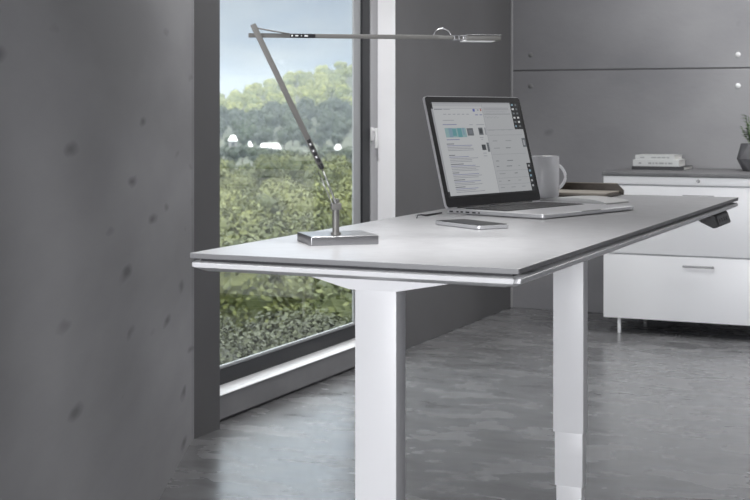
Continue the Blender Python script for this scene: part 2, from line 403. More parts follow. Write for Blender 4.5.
# slanted upper bar and thin rods below it
tA, zA = -.1464, 1.2514; tB, zB = -.0263, 1.0027
dv = (q(tB,zB)-q(tA,zA))
bm = B(); bar(bm, q(tA,zA,.008), q(tB,zB,.008), .0098, .006, .001, side=dv.cross(N))
post = obj('slanted_bar', bm, M['lamp_arm'], lamp, smooth='auto')
bm = B()
f0 = .80
for k in range(4):
    a_ = q(tA,zA,.0115)+dv*(f0+.045*k); tube(bm, [a_, a_+dv*.022], .0034, 8)
tube(bm, [q(tA,zA,.0115)+dv*.97, q(tA,zA,.0115)+dv*1.005], .0040, 10)
o = obj('tuning_joint', bm, M['black'], post); o['label'] = 'row of black slots near the lower end of the slanted bar'
bm = B()
for k in range(3):
    a_ = q(tA,zA,.0117)+dv*(f0+.027+.045*k); tube(bm, [a_, a_+dv*.012], .0026, 8)
obj('pin', bm, M['chrome'], post)
bm = B()
tube(bm, [q(tB-.0,zB,.008), q(-.001,.940,.008)], .0016, 8); tube(bm, [q(tB-.006,zB-.006,.008), q(-.007,.938,.008)], .0011, 8)
obj('tension_rod', bm, M['steel'], lamp, smooth=True)
# level arm
bm = B(); zH = 1.2325
bar(bm, q(-.153,zH), q(.185,zH), .0076, .005, .0008, side=(0,0,1)); bar(bm, q(.185,zH), q(.232,zH-.0005), .0062, .0045, .0008, side=(0,0,1))
arm = obj('level_arm', bm, M['lamp_arm'], lamp, smooth='auto')
bm = B(); bar(bm, q(-.081,zH,.003), q(-.037,zH,.003), .0068, .003, .0006, side=(0,0,1)); obj('slot_block', bm, M['black'], arm)
bm = B()
for s0, s1, hh in ((-.079,-.0765,.003),(-.072,-.067,.0022),(-.062,-.0605,.0018),(-.056,-.050,.003)): bar(bm, q(s0,zH,.0048), q(s1,zH,.0048), hh, .0015, 0, side=(0,0,1))
obj('pin', bm, M['cover_w'], arm)
bm = B(); tube(bm, [q(tA+.004,zA-.006,.004), q(-.082,zH+.003,.004)], .0013, 8); obj('tie_rod', bm, M['lamp_arm'], arm, smooth=True)
bm = B()
tube(bm, [q(.176+.031*(1-math.cos(math.pi*k/14))*.5, zH+.003+.0125*math.sin(math.pi*k/14)) for k in range(15)], .0011, 8)
o = obj('cable_loop', bm, M['chrome'], arm, smooth=True); o['label'] = 'thin pale cable loop arching over the arm end'
# head
bm = B(); bar(bm, q(.232,zH-.001), q(.296,zH-.001), .03, .0095, .002, side=N)
head = obj('lamp_head', bm, M['lamp_arm'], lamp, smooth='auto')
bm = B(); bar(bm, q(.2275,zH-.0066), q(.284,zH-.0066), .026, .0016, .0006, side=N); obj('diffuser', bm, M['lampglow'], head)
bm = B(); bar(bm, q(.233,zH+.0042), q(.2965,zH+.0042), .031, .0014, .0005, side=N); obj('rim', bm, M['chrome'], head)
bm = B()
for z_ in (.0032, -.0042): bar(bm, q(.210,zH+z_), q(.234,zH+z_), .010, .0014, .0004, side=N)
for s_ in (.214,.222,.230): bar(bm, q(s_,zH-.0045), q(s_,zH+.0035), .008, .0022, .0004, side=N)
obj('hinge', bm, M['chrome'], head)

# ------------------------------------------------------------------ laptop
th = .853; lw, ld, hh, la = .376, .267, .264, .256
lap = tag(empty('laptop', cw(.160, 3.146, DZ), TH+th), 'open silver laptop with a black-rimmed screen full of documents, on the desk', 'laptop')
# local: +X width, -Y front, origin at back-left foot
bm = B(); prism(bm, [(0,0),(lw,0),(lw,-ld),(0,-ld)], .0015, .0105, .010)
base = obj('base', bm, M['alu'], lap, smooth='auto')
md = base.modifiers.new('b', 'BEVEL'); md.width = .0018; md.segments = 3; md.limit_method = 'ANGLE'
bm = B(); box(bm, .03, lw-.03, -.148, -.028, .0095, .0109); obj('keyboard_well', bm, M['kbwell'], base)
bm = B()
for r_ in range(6):
    y1 = -.031 - r_*.0195; n_ = 14
    for k in range(n_):
        if r_ == 5 and 3 < k < 9:
            if k != 4: continue
            x0 = .034+4*.0222; box(bm, x0, x0+.0222*5-.003, y1-.0165, y1, .0108, .0121); continue
        x0 = .034 + k*.0222; box(bm, x0, x0+.019, y1-.0165, y1, .0108, .0121)
tag(obj('keys', bm, M['keys'], base), kind='stuff')
bm = B(); box(bm, lw/2-.055, lw/2+.055, -.25, -.165, .0095, .01075, .0002, 1); obj('trackpad', bm, M['alu'], base)
bm = B(); box(bm, lw/2-.04, lw/2+.04, -ld-.0003, -ld+.004, .008, .0107, .0008, 1); obj('finger_notch', bm, M['steel'], base)
for k, (y_, w_) in enumerate(((-.016,.010),(-.034,.006),(-.046,.006),(-.062,.010),(-.08,.009),(-.094,.004))):
    bm = B(); box(bm, -.0006, .002, y_-w_/2, y_+w_/2, .0045, .0075); obj('port', bm, M['black'], base)
bm = B(); tube(bm, [(.04,-.001,.0095),(lw-.04,-.001,.0095)], .0045, 12); obj('hinge', bm, M['bezel'], lap, smooth='auto')
lid = empty('lid', (0, -.003, .0115)); lid.parent = lap; lid.rotation_euler = (-la, 0, 0)
# lid local: X width, Z up, -Y towards user
bm = B(); t = bmesh.new(); prism(t, [(0,0),(lw,0),(lw,hh),(0,hh)], 0, .0055, .011)
bmesh.ops.rotate(t, cent=(0,0,0), matrix=Matrix.Rotation(math.radians(90), 3, 'X'), verts=t.verts[:]); bmesh.ops.translate(t, vec=(0,.0055,0), verts=t.verts[:]); merge(bm, t)
lid_me = obj('lid_shell', bm, M['alu'], None, smooth='auto')
bpy.data.objects.remove(lid)          # the shell itself is the lid
lid = lid_me; lid.name = 'lid'; lid.parent = lap; lid.location = (0, -.003, .0115); lid.rotation_euler = (-la, 0, 0)
bm = B(); t = bmesh.new(); prism(t, [(.0015,.0015),(lw-.0015,.0015),(lw-.0015,hh-.0015),(.0015,hh-.0015)], 0, .0012, .0095)
bmesh.ops.rotate(t, cent=(0,0,0), matrix=Matrix.Rotation(math.radians(90), 3, 'X'), verts=t.verts[:]); bmesh.ops.translate(t, vec=(0,.0003,0), verts=t.verts[:]); merge(bm, t)
obj('bezel', bm, M['bezel'], lid, smooth='auto')
# display: one flat picture, its blocks lit by the panel
def em(name, c, s=1.):
    return mat(name, (.02,.02,.02), .25, emis=c, es=s)
cols = {'bg':(.33,.34,.35), 'page':(.40,.41,.42), 'txt':(.13,.14,.16), 'bar':(.28,.285,.30), 'teal':(.09,.24,.26), 'teal2':(.2,.31,.32), 'dk':(.03,.035,.04), 'blue':(.08,.10,.30), 'ltxt':(.22,.23,.25), 'red':(.3,.1,.09), 'blk':(.006,.007,.008), 'grey':(.1,.11,.12), 'link':(.16,.17,.28), 'lb':(.16,.25,.31), 'wht':(.5,.51,.52)}
ck = list(cols); bm = B()
sx0, sx1, sz0, sz1 = .015, lw-.013, .024, hh-.015
def rc(u0, v0, u1, v1, c, lay=1):      # u right 0-1, v down 0-1
    y = -.0011 - .00012*lay
    X = lambda u: sx0+(sx1-sx0)*u
    Z = lambda v: sz1-(sz1-sz0)*v
    f = bm.faces.new([bm.verts.new(p) for p in ((X(u0),y,Z(v1)),(X(u1),y,Z(v1)),(X(u1),y,Z(v0)),(X(u0),y,Z(v0)))]); f.material_index = ck.index(c)
rc(0,0,1,1,'blk',0)
rc(.0,.0,.9,.018,'bar'); rc(.02,.018,.56,.985,'page'); rc(.0,.07,.02,.985,'bar')
rc(.56,.018,.90,.985,'bg'); rc(.9,.30,1,.985,'bg')
rc(.02,.018,.9,.045,'bg',2); rc(.02,.06,.56,.066,'bar',2); rc(.56,.018,.563,.985,'ltxt',3)
rc(.03,.072,.12,.08,'txt',2); rc(.13,.072,.2,.08,'ltxt',2); rc(.45,.07,.475,.10,'blue',2); rc(.5,.075,.52,.09,'ltxt',2); rc(.535,.068,.55,.095,'red',2)
for k in range(6): rc(.12+k*.05,.125,.15+k*.05,.132,'ltxt',2)
rc(.47,.13,.50,.14,'link',2); rc(.52,.13,.55,.14,'link',2)
rc(.10,.19,.22,.196,'ltxt',2); rc(.09,.235,.24,.243,'link',2); rc(.38,.24,.42,.246,'ltxt',2); rc(.46,.24,.55,.246,'ltxt',2)
rc(.10,.275,.33,.375,'teal2',2); rc(.14,.275,.18,.375,'lb',3); rc(.18,.285,.22,.36,'teal',3); rc(.235,.28,.28,.375,'teal',3); rc(.29,.275,.31,.35,'lb',3); rc(.34,.28,.41,.36,'grey',2); rc(.36,.30,.40,.34,'txt',3)
rc(.47,.275,.52,.355,'grey',2); rc(.48,.29,.51,.34,'dk',3); rc(.54,.275,.555,.355,'ltxt',2)
rc(.10,.395,.24,.403,'link',2); rc(.47,.38,.51,.386,'ltxt',2); rc(.48,.40,.50,.406,'ltxt',2)
rc(.47,.46,.515,.52,'dk',2); rc(.53,.44,.555,.54,'grey',2); rc(.47,.55,.51,.556,'ltxt',2); rc(.47,.58,.51,.586,'ltxt',2)
random.seed(3)
for (v, n_) in ((.44,4),(.56,4),(.655,4),(.745,3),(.82,3),(.895,3)):
    rc(.09,v,.15+random.random()*.08,v+.009,'txt',2)
    for k in range(n_): rc(.09,v+.02+k*.017,.30+random.random()*.12,v+.026+k*.017,'ltxt' if k else 'link',2)
for k in range(12): rc(.58+k*.023,.10,.59+k*.023+random.random()*.01,.106,'ltxt',2)
rc(.58,.055,.87,.085,'bar',2); rc(.57,.125,.88,.130,'txt',2); rc(.57,.30,.88,.305,'ltxt',2)
for v in (.30,.42,.50,.64,.70,.78,.86,.93):
    x = .58+random.random()*.03
    while x < .86:
        w_ = .02+random.random()*.05; rc(x, v, min(x+w_,.88), v+.008, 'txt' if random.random() < .4 else 'ltxt', 2); x += w_+.02+random.random()*.09
for v in (.36,.57,.75,.83,.9): rc(.575,v,.97,v+.003,'ltxt',2)
for k in range(8): rc(.58+.02*k,.155+.01*(k%2),.59+.02*k,.162+.01*(k%2),'ltxt',2)
rc(.90,.0,1,.30,'blk',2)
for i in range(2):
    for k in range(6): rc(.912+.045*i,.015+.048*k,.93+.045*i+random.random()*.008,.035+.048*k,random.choice(['wht','lb','grey','wht']),3)
rc(.955,.40,1,.50,'grey',2); rc(.965,.42,.985,.48,'bar',3); rc(.95,.68,1,.985,'blk',2)
for k in range(5): rc(.962,.70+.055*k,.985,.722+.055*k,random.choice(['wht','lb','bar']),3)
rc(0,.0,.02,.07,'blk',2); rc(.0,.94,.02,.985,'blk',2)
o = obj('screen', bm, [em('screen_'+k, tuple(c_*.88 for c_ in v)) for k, v in cols.items()], lid); o['label'] = 'lit screen showing two documents side by side'
# make sure the picture faces the viewer
# ------------------------------------------------------------------ phone
ph = tag(empty('smartphone', cw(.1935, 2.795, DZ), TH+math.atan2(-.85,.53)), 'dark-screened smartphone with a silver rim lying on the desk in front of the laptop', 'phone')
bm = B(); prism(bm, [(-.078,-.039),(.078,-.039),(.078,.039),(-.078,.039)], .0004, .0082, .012)
o = obj('body', bm, M['alu'], ph, smooth='auto'); md = o.modifiers.new('b','BEVEL'); md.width = .002; md.segments = 3; md.limit_method = 'ANGLE'
bm = B(); prism(bm, [(-.0765,-.0375),(.0765,-.0375),(.0765,.0375),(-.0765,.0375)], .0078, .0086, .011); obj('front_glass', bm, M['black_gloss'], ph, smooth='auto')
bm = B(); prism(bm, [(-.060,-.034),(.060,-.034),(.060,.034),(-.060,.034)], .0086, .0088, .001); obj('display', bm, M['black_gloss'], ph)
bm = B(); t = bmesh.new(); lathe(t, [(.0055,.0086),(.005,.0089),(.003,.0087)], 20); bmesh.ops.translate(t, vec=(.0685,0,0), verts=t.verts[:]); merge(bm, t); obj('home_button', bm, M['bezel'], ph)
# charging cable coming from the lid to behind the laptop
bm = B(); z_ = DZ+.003
cp = [cw(.0905,3.005,z_-.002), cw(.093,3.03,z_+.002), cw(.101,3.045,z_+.002), cw(.112,3.055,z_), cw(.128,3.085,z_), cw(.150,3.13,z_)]
tube(bm, cp, [.0012,.0014,.0014,.0022,.0024,.0018], 8)
tag(obj('charging_cable', bm, M['black'], smooth='auto'), 'short dark cable lying on the desktop at the left back corner of the laptop', 'cable')

# ------------------------------------------------------------------ mug
dm = 3.72; mp = cw((545-375)/1390*dm, dm, DZ)
mug = tag(empty('coffee_mug', mp, TH), 'plain white coffee mug with its handle to the right, behind the laptop', 'mug')
bm = B(); lathe(bm, [(.030,0),(.0355,.002),(.0375,.010),(.038,.05),(.038,.109),(.0372,.112),(.0355,.111),(.0350,.10),(.0345,.012),(.02,.007),(.001,.0065)], 48)
obj('body', bm, M['mug'], mug, smooth='auto')
bm = B()
hp = [(.036+.0185*math.sin(math.pi*k/16)**.75, 0, .088-.062*k/16) for k in range(17)]
tube(bm, hp, .0042, 10); obj('handle', bm, M['mug'], mug, smooth=True)

# ------------------------------------------------------------------ leather folder and papers
fo = tag(empty('leather_folder', (-1.035, 3.715, DZ), 0), 'open dark brown leather folder with kraft pages, lying beside the mug at the far end', 'folder')
bm = B(); box(bm, -.105, .080, -.078, .078, .0005, .0045, .0012, 2); obj('front_cover', bm, M['leather'], fo, smooth='auto')
bm = B(); box(bm, -.100, .074, -.073, .075, .0045, .012, .001, 1); obj('page_block', bm, M['tan'], fo)
t = bmesh.new(); bm = B()      # raised back cover, corners clipped
q4 = [(-.105,0),(.084,0),(.084,.012),(.066,.030),(-.085,.030),(-.105,.014)]
A_ = [t.verts.new((p[0],.079,p[1]+.001)) for p in q4]; B_ = [t.verts.new((p[0],.083+p[1]*.1,p[1]+.001)) for p in q4]
t.faces.new(A_); t.faces.new(B_[::-1])
for i in range(6): t.faces.new((A_[i], A_[(i+1)%6], B_[(i+1)%6], B_[i]))
merge(bm, t); obj('back_cover', bm, M['leather'], fo)
bm = B(); bar(bm, (-.085,.0805,.0315), (.066,.0805,.0315), .0035, .002, .0005, side=(0,1,0)); obj('stitched_edge', bm, M['tan'], fo)
pp = tag(empty('paper_booklet', cw(.535, 3.56, DZ), TH+math.atan2(-.658,.753)), 'white paper booklet lying flat between the laptop and the leather folder', 'booklet')
bm = B()
n_ = 14; top, bot = [], []
for k in range(n_+1):
    x = -.10+.20*k/n_; z = .003+.010*math.sin(math.pi*min(1, max(0, (k/n_))))**.6
    top.append((bm.verts.new((x,-.055,z)), bm.verts.new((x,.055,z)))); bot.append((bm.verts.new((x,-.055,.0005)), bm.verts.new((x,.055,.0005))))
for k in range(n_):
    bm.faces.new((top[k][0],top[k+1][0],top[k+1][1],top[k][1])); bm.faces.new((bot[k][0],bot[k][1],bot[k+1][1],bot[k+1][0]))
    bm.faces.new((top[k][0],bot[k][0],bot[k+1][0],top[k+1][0])); bm.faces.new((top[k][1],top[k+1][1],bot[k+1][1],bot[k][1]))
bm.faces.new((top[0][0],top[0][1],bot[0][1],bot[0][0])); bm.faces.new((top[-1][0],bot[-1][0],bot[-1][1],top[-1][1]))
obj('pages', bm, M['paper'], pp, smooth='auto')

# ------------------------------------------------------------------ cabinet
KX0, KY0, KY1 = -1.805, 6.79, 7.435; KW = .95; KX1 = KX0+KW; KZ0, KZ1 = .077, .783
cab = tag(empty('drawer_cabinet', ((KX0+KX1)/2, (KY0+KY1)/2, 0)), 'low white drawer cabinet with a dark grey top against the back wall', 'cabinet')
cc = cab.location
def cp_(o, par=None):
    o.parent = par or cab
    if not par: o.matrix_parent_inverse = Matrix.Translation(-cc)
    return o
bm = B(); box(bm, KX0, KX1, KY0+.02, KY1, KZ0, KZ1, .0015, 1); cp_(obj('carcass', bm, M['cab_in']))
bm = B(); box(bm, KX0-.006, KX1+.006, KY0-.006, KY1+.01, KZ1+.001, KZ1+.018, .0015, 2); cp_(obj('worktop', bm, M['cab_top'], smooth='auto'))
zs = [(KZ0, .395, True), (.4, .737, True), (.742, KZ1, False)]
for z0, z1, hd in zs:
    bm = B(); box(bm, KX0+.001, KX1-.001, KY0, KY0+.019, z0+.0015, z1-.0015, .0015, 2)
    d = cp_(obj('drawer' if hd else 'top_rail', bm, M['cab'], smooth='auto'))
    hx = (KX0+KX1)/2
    if hd:
        zz = z1-.045
        bm = B(); tube(bm, [(hx-.075,KY0-.024,zz),(hx+.075,KY0-.024,zz)], .005, 12)
        for sx in (-.066,.066): tube(bm, [(hx+sx,KY0,zz),(hx+sx,KY0-.024,zz)], .0042, 10)
        cp_(obj('drawer_handle', bm, M['steel'], smooth='auto'), d)
    else:
        bm = B(); t = bmesh.new(); lathe(t, [(.009,0),(.009,.003),(.007,.005),(.003,.0045)], 20)
        bmesh.ops.rotate(t, cent=(0,0,0), matrix=Matrix.Rotation(math.radians(90), 3, 'X'), verts=t.verts[:]); bmesh.ops.translate(t, vec=(hx-.005,KY0,.764), verts=t.verts[:]); merge(bm, t)
        cp_(obj('lock', bm, M['steel'], smooth='auto'), d)
for x in (KX0+.075, KX1-.075):
    for y in (KY0+.03, KY1-.06):
        bm = B(); box(bm, x-.008, x+.008, y-.008, y+.008, 0, KZ0, .001, 1); cp_(obj('leg', bm, M['frame_light'] if 0 else M['cab'], smooth='auto'))
KT = KZ1+.018
# books
def book(name, label, x0, x1, y0, y1, z0, th_, cover, rz=0, ink=True):
    r_ = tag(empty(name, ((x0+x1)/2, (y0+y1)/2, z0), rz), label, 'book', 'books stacked on the cabinet')
    w, d = (x1-x0)/2, (y1-y0)/2
    bm = B(); box(bm, -w, w, -d, d, 0, .002, .0005, 1); box(bm, -w, w, -d, d, th_-.002, th_, .0005, 1); box(bm, -w, w, -d, -d+.002, .002, th_-.002)
    obj('cover', bm, cover, r_)
    bm = B(); box(bm, -w+.003, w-.003, -d+.002, d-.003, .002, th_-.002); obj('page_block', bm, M['page'], r_)
    if ink:
        bm = B(); random.seed(int(th_*1e4)); x = -w*.75
        while x < w*.7:
            l = .006+random.random()*.02; box(bm, x, min(x+l, w*.8), -d-.0004, -d+.001, th_*.35, th_*.6); x += l+.006+(.03 if random.random() < .25 else 0)
        tag(obj('spine_print', bm, M['ink'], r_), kind='stuff')
book('book', 'charcoal book, bottommost of the three stacked on the cabinet', -1.745, -1.475, 7.135, 7.365, KT, .018, M['cover_d'], 0, False)
book('book', 'thick white book in the middle of the stack on the cabinet', -1.742, -1.505, 7.142, 7.34, KT+.018, .034, M['cover_w'], .02)
book('book', 'thinner white book with green-grey edge on top of the stack on the cabinet', -1.73, -1.525, 7.155, 7.33, KT+.052, .024, M['cover_w'], -.03)
# faceted pot with plant
pc = (-1.14, 7.2)
pot = tag(empty('potted_plant', (pc[0], pc[1], KT), .35), 'small green plant in a faceted grey cement pot standing on the cabinet', 'plant')
bm = B(); n_ = 6; rs = [(.050,0),(.085,.062),(.060,.140)]; rings = []
for i, (r_, z) in enumerate(rs):
    rings.append([bm.verts.new((r_*math.cos(2*math.pi*(k+.5*(i%2))/n_), r_*math.sin(2*math.pi*(k+.5*(i%2))/n_), z)) for k in range(n_)])
for i in range(2):
    for k in range(n_):
        a_, b_, c_, d_ = rings[i][k], rings[i][(k+1)%n_], rings[i+1][k], rings[i+1][(k+1)%n_]
        if i % 2 == 0: bm.faces.new((a_, b_, c_)); bm.faces.new((b_, d_, c_))
        else: bm.faces.new((a_, d_, c_)); bm.faces.new((a_, b_, d_))
inner = [bm.verts.new((v.co.x*.88, v.co.y*.88, .140)) for v in rings[2]]; low = [bm.verts.new((v.co.x*.86, v.co.y*.86, .125)) for v in rings[2]]
for k in range(n_):
    bm.faces.new((rings[2][k], rings[2][(k+1)%n_], inner[(k+1)%n_], inner[k])); bm.faces.new((inner[k], inner[(k+1)%n_], low[(k+1)%n_], low[k]))
bm.faces.new(rings[0][::-1]); obj('pot', bm, M['pot'], pot)
bm = B(); lathe(bm, [(.05,.122),(.05,.128),(.02,.131)], 12); obj('soil', bm, M['soil'], pot)
random.seed(11)
def leaf(bm, p, d, L, w, droop=.3):
    p = Vector(p); d = Vector(d).normalized(); s = d.cross(Vector((0,0,1)))
    if s.length < .1: s = Vector((1,0,0))
    s.normalize(); prev = None
    for k in range(6):
        f = k/5; c = p + d*L*f + Vector((0,0,-droop*L*f*f)); ww = w*math.sin(math.pi*min(.97, .08+f*.9))
        cur = (bm.verts.new(c-s*ww), bm.verts.new(c+Vector((0,0,-ww*.25))), bm.verts.new(c+s*ww))
        if prev: bm.faces.new((prev[0],prev[1],cur[1],cur[0])); bm.faces.new((prev[1],prev[2],cur[2],cur[1]))
        prev = cur
bl, bs = B(), B()
for k in range(16):
    a_ = 2*math.pi*k/16*2.4+random.random(); tilt = .1+random.random()*.35; L = .06+random.random()*.10
    p0 = Vector((math.cos(a_)*.012, math.sin(a_)*.012, .125)); dr = Vector((math.cos(a_)*math.sin(tilt), math.sin(a_)*math.sin(tilt), math.cos(tilt)))
    tube(bs, [p0, p0+dr*L*.5, p0+dr*L], .0014, 6)
    for j in range(7):
        a2 = a_+random.uniform(-1.4,1.4); leaf(bl, p0+dr*L*(.35+.65*j/6), (math.cos(a2), math.sin(a2), .45), .030+random.random()*.018, .008)
obj('stems', bs, M['leaf_pot'], pot); tag(obj('leaves', bl, M['leaf_pot'], pot), kind='stuff')

# ------------------------------------------------------------------ outside
G = [(0,-.9),(4,-1.2),(12,-2.6),(16,-4),(30,-8),(60,-10.2),(200,-11),(400,-12.5),(500,-11.5),(600,-8),(800,4),(1000,20),(1200,31),(2500,40)]
def ground(x, y):
    lat = CT*x + ST*y; d = -ST*x + CT*y
    D = math.hypot(x, y)
    for (a_, za), (b_, zb_) in zip(G, G[1:]):
        if D <= b_: z = za+(zb_-za)*(D-a_)/(b_-a_); break
    else: z = G[-1][1]
    f = max(0, min(1, (D-550)/450))
    z += f*(lat+55)*.30 + f*5*noise.noise(Vector((x*.012, y*.012, 0))) + max(0,min(1,(D-30)/50))*1.0*noise.noise(Vector((x*.05, y*.05, 3)))
    return z
bm = B(); xs = sorted(set([-2.80, -3.5, -5, -7, -9, -12, -16, -22, -30, -42, -60, -85] + [-115-35*k for k in range(60)])); ys = [-400+60*k for k in range(7)] + [-20,-8,-2,3,6,9,12,15,19,24,32,44,60,85,115]+[150+35*k for k in range(66)]
gr = [[bm.verts.new((x, y, ground(x, y) if x < -3 else -1.2)) for y in ys] for x in xs]
for i in range(len(xs)-1):
    for j in range(len(ys)-1): bm.faces.new((gr[i][j], gr[i+1][j], gr[i+1][j+1], gr[i][j+1]))
o = obj('hillside_terrain', bm, M['ground'], smooth=True); o['kind'] = 'structure'

def crown(seed, nl, R_, H_, leaf_s, base_z, lobes=9):
    random.seed(seed); bm = B(); cs = []
    for k in range(lobes):
        a_ = random.random()*6.283; rr = R_*.55*math.sqrt(random.random()); cs.append((Vector((rr*math.cos(a_), rr*math.sin(a_), base_z+H_*(.28+.5*random.random()))), R_*(.36+.25*random.random())))
    for k in range(nl):
        c, r_ = random.choice(cs); v = Vector((random.gauss(0,1), random.gauss(0,1), random.gauss(0,1)+.25)).normalized()
        p = c + v*r_*(.75+.3*random.random()); p.z = max(p.z, base_z*.8)
        n = (v + Vector((random.gauss(0,.5), random.gauss(0,.5), random.gauss(0,.5)))).normalized()
        u = n.cross(Vector((random.random(), random.random(), random.random()+.01))).normalized(); w = n.cross(u); s = leaf_s*(.6+.8*random.random())
        bm.faces.new([bm.verts.new(p+q_) for q_ in (-u*s, -w*s*.6, u*s, w*s*.6)])
    for c, r_ in cs:    # inner mass so the sky does not shine through
        t = bmesh.new(); bmesh.ops.create_icosphere(t, subdivisions=2, radius=r_*.66)
        for v in t.verts: v.co *= 1+.25*noise.noise(v.co*3/r_+c)
        bmesh.ops.translate(t, vec=c, verts=t.verts[:]); merge(bm, t)
    me = bpy.data.meshes.new('crown'); bm.to_mesh(me); bm.free(); return me
def trunk(h, r_):
    bm = B(); tube(bm, [(0,0,-.5),(.02*h,0,h*.3),(0,.03*h,h*.62)], [r_, r_*.8, r_*.4], 7)
    me = bpy.data.meshes.new('trunk'); bm.to_mesh(me); bm.free(); me.materials.append(M['bark']); return me
def protos(seeds, nl, R_, H_, ls, bz, m, th_, tr, lobes=9):
    out = []
    for s in seeds:
        a_ = crown(s, nl, R_, H_, ls, bz, lobes); a_.materials.append(m); out.append((a_, trunk(th_, tr)))
    return out
far_p = protos((1,2,3), 1300, 4.6, 7, .4, 1.2, M['leaf_far'], 6, .3)
val_p = protos((4,5), 1300, 4.6, 7.5, .36, 1.2, M['leaf_mid'], 6, .3)
bus_p = protos((6,7,8), 5000, 2.6, 4.2, .11, .5, M['leaf_bush'], 3.4, .16, 12)
ner_p = protos((9,10), 11000, .95, 1.9, .022, .15, M['leaf_near'], 1.4, .04, 12)
def plant(name, pr, x, y, s, label, group, cat, sz=1.):
    me, tm = random.choice(pr)
    r_ = empty(name, (x, y, ground(x, y)-.05), random.random()*6.28); r_.scale = (s, s, s*sz)
    link('foliage', me, r_); link('trunk', tm, r_); tag(r_, label, cat, group)
    return r_
random.seed(21)
# hillside behind the valley
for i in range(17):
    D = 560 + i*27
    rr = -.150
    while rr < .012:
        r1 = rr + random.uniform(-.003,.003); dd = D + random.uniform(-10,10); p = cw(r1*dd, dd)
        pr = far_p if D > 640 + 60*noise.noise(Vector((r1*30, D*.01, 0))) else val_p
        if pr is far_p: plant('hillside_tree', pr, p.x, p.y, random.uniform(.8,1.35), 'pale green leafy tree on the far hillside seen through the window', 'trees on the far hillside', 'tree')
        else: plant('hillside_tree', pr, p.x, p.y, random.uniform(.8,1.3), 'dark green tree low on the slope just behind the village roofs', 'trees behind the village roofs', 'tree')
        rr += .0125
# valley trees in front of the roofs
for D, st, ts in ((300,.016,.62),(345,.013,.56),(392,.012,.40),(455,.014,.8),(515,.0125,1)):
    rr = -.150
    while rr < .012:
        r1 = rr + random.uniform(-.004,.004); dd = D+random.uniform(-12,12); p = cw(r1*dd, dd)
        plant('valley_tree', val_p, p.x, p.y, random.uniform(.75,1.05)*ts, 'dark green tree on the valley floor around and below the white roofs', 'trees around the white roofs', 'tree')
        rr += st
# lighter bushes nearer the house
for D, st in ((50,.05),(66,.04),(84,.034),(105,.028),(130,.025),(160,.022),(195,.019),(235,.018)):
    rr = -.17
    while rr < .03:
        r1 = rr + random.uniform(-.4,.4)*st; dd = D*random.uniform(.94,1.06); p = cw(r1*dd, dd)
        plant('olive_bush', bus_p, p.x, p.y, random.uniform(.95,1.4)*(.8 if D > 180 else 1.1 if D > 120 else 1), 'yellowish green bushy tree on the near slope, seen through the lower half of the window', 'bushy trees on the near slope', 'tree')
        rr += st
for (lat, dd, s) in ((-1.75,12.3,1.05),(-1.25,11.6,.95),(-.75,12.4,1.1),(-.3,12.0,1.0),(.15,12.5,1.05),(-1.5,14.2,1.3),(-.95,14.4,1.25),(-.4,14.3,1.35),(.1,14.6,1.2),(-.6,10.4,.8),(-1.1,10.0,.75)):
    p = cw(lat, dd); plant('garden_shrub', ner_p, p.x, p.y, s, 'small-leaved garden shrub just outside the bottom of the window', 'shrubs below the window', 'shrub')
# houses
def house(lat, dd, w, dpt, h, label, rz=0, zo=0):
    p = cw(lat, dd); r_ = tag(empty('house', (p.x, p.y, ground(p.x,p.y)+zo), TH+rz), label, 'house', 'pale roofed houses in the valley')
    bm = B(); box(bm, -w/2, w/2, -dpt/2, dpt/2, -1, h); obj('walls', bm, M['house_w'], r_)
    bm = B(); o_ = .2
    v = [bm.verts.new(q_) for q_ in ((-w/2-o_,-dpt/2-o_,h-.2),(w/2+o_,-dpt/2-o_,h-.2),(w/2+o_,dpt/2+o_,h-.2),(-w/2-o_,dpt/2+o_,h-.2),(-w/2+.6,0,h+1.6),(w/2-.6,0,h+1.6))]
    for f in ((0,1,5,4),(2,3,4,5),(1,2,5),(3,0,4),(0,3,2,1)): bm.faces.new([v[k] for k in f])
    obj('roof', bm, M['house_r'], r_)
    n_ = max(1, int(w/2.4))
    for k in range(n_):
        x = -w/2+(k+.5)*w/n_; bm = B(); box(bm, x-.4, x+.4, -dpt/2-.05, -dpt/2+.05, h*.4, h*.75); obj('house_window', bm, M['hwin'], r_)
def hz(px, y, dd): return (px-375)/1390*dd, EYE-(y-112)/1390*dd
for px, y, w, h, label in ((233,137,2.6,2.6,'tall white-roofed house at the far left of the valley'),(270,145,6.4,2.4,'wide low white-roofed house in the middle of the valley'),(250,143,1.6,2,'tiny white-roofed shed between the two larger valley houses'),(338,146,2.2,2.2,'small white-roofed house at the right of the valley, near the window frame')):
    lat, z = hz(px, y, 425); p = cw(lat, 425); house(lat, 425, w, 4.5, h, label, .1, z-h-1.0-ground(p.x,p.y))
    

# ------------------------------------------------------------------ sky, haze, lights
w = bpy.data.worlds.new('sky'); sc.world = w; w.use_nodes = True; nt = w.node_tree; L = nt.links.new
bg = nt.nodes['Background']; tc = nt.nodes.new('ShaderNodeTexCoord')
sp = nt.nodes.new('ShaderNodeSeparateXYZ'); L(tc.outputs['Generated'], sp.inputs[0])
r = nt.nodes.new('ShaderNodeValToRGB'); r.color_ramp.elements[0].position = 0; r.color_ramp.elements[0].color = (.50,.60,.80,1)
r.color_ramp.elements[1].position = .16; r.color_ramp.elements[1].color = (.60,.72,.90,1)
e_ = r.color_ramp.elements.new(.55); e_.color = (1,1,1,1)
br = nt.nodes.new('ShaderNodeMapRange'); br.inputs['From Min'].default_value = .12; br.inputs['From Max'].default_value = .6; br.inputs['To Min'].default_value = .74; br.inputs['To Max'].default_value = 7.0
L(sp.outputs['Z'], br.inputs['Value']); L(br.outputs[0], bg.inputs[1])
mp_ = nt.nodes.new('ShaderNodeMapping'); mp_.inputs['Scale'].default_value = (1,1,3); L(tc.outputs['Generated'], mp_.inputs[0])
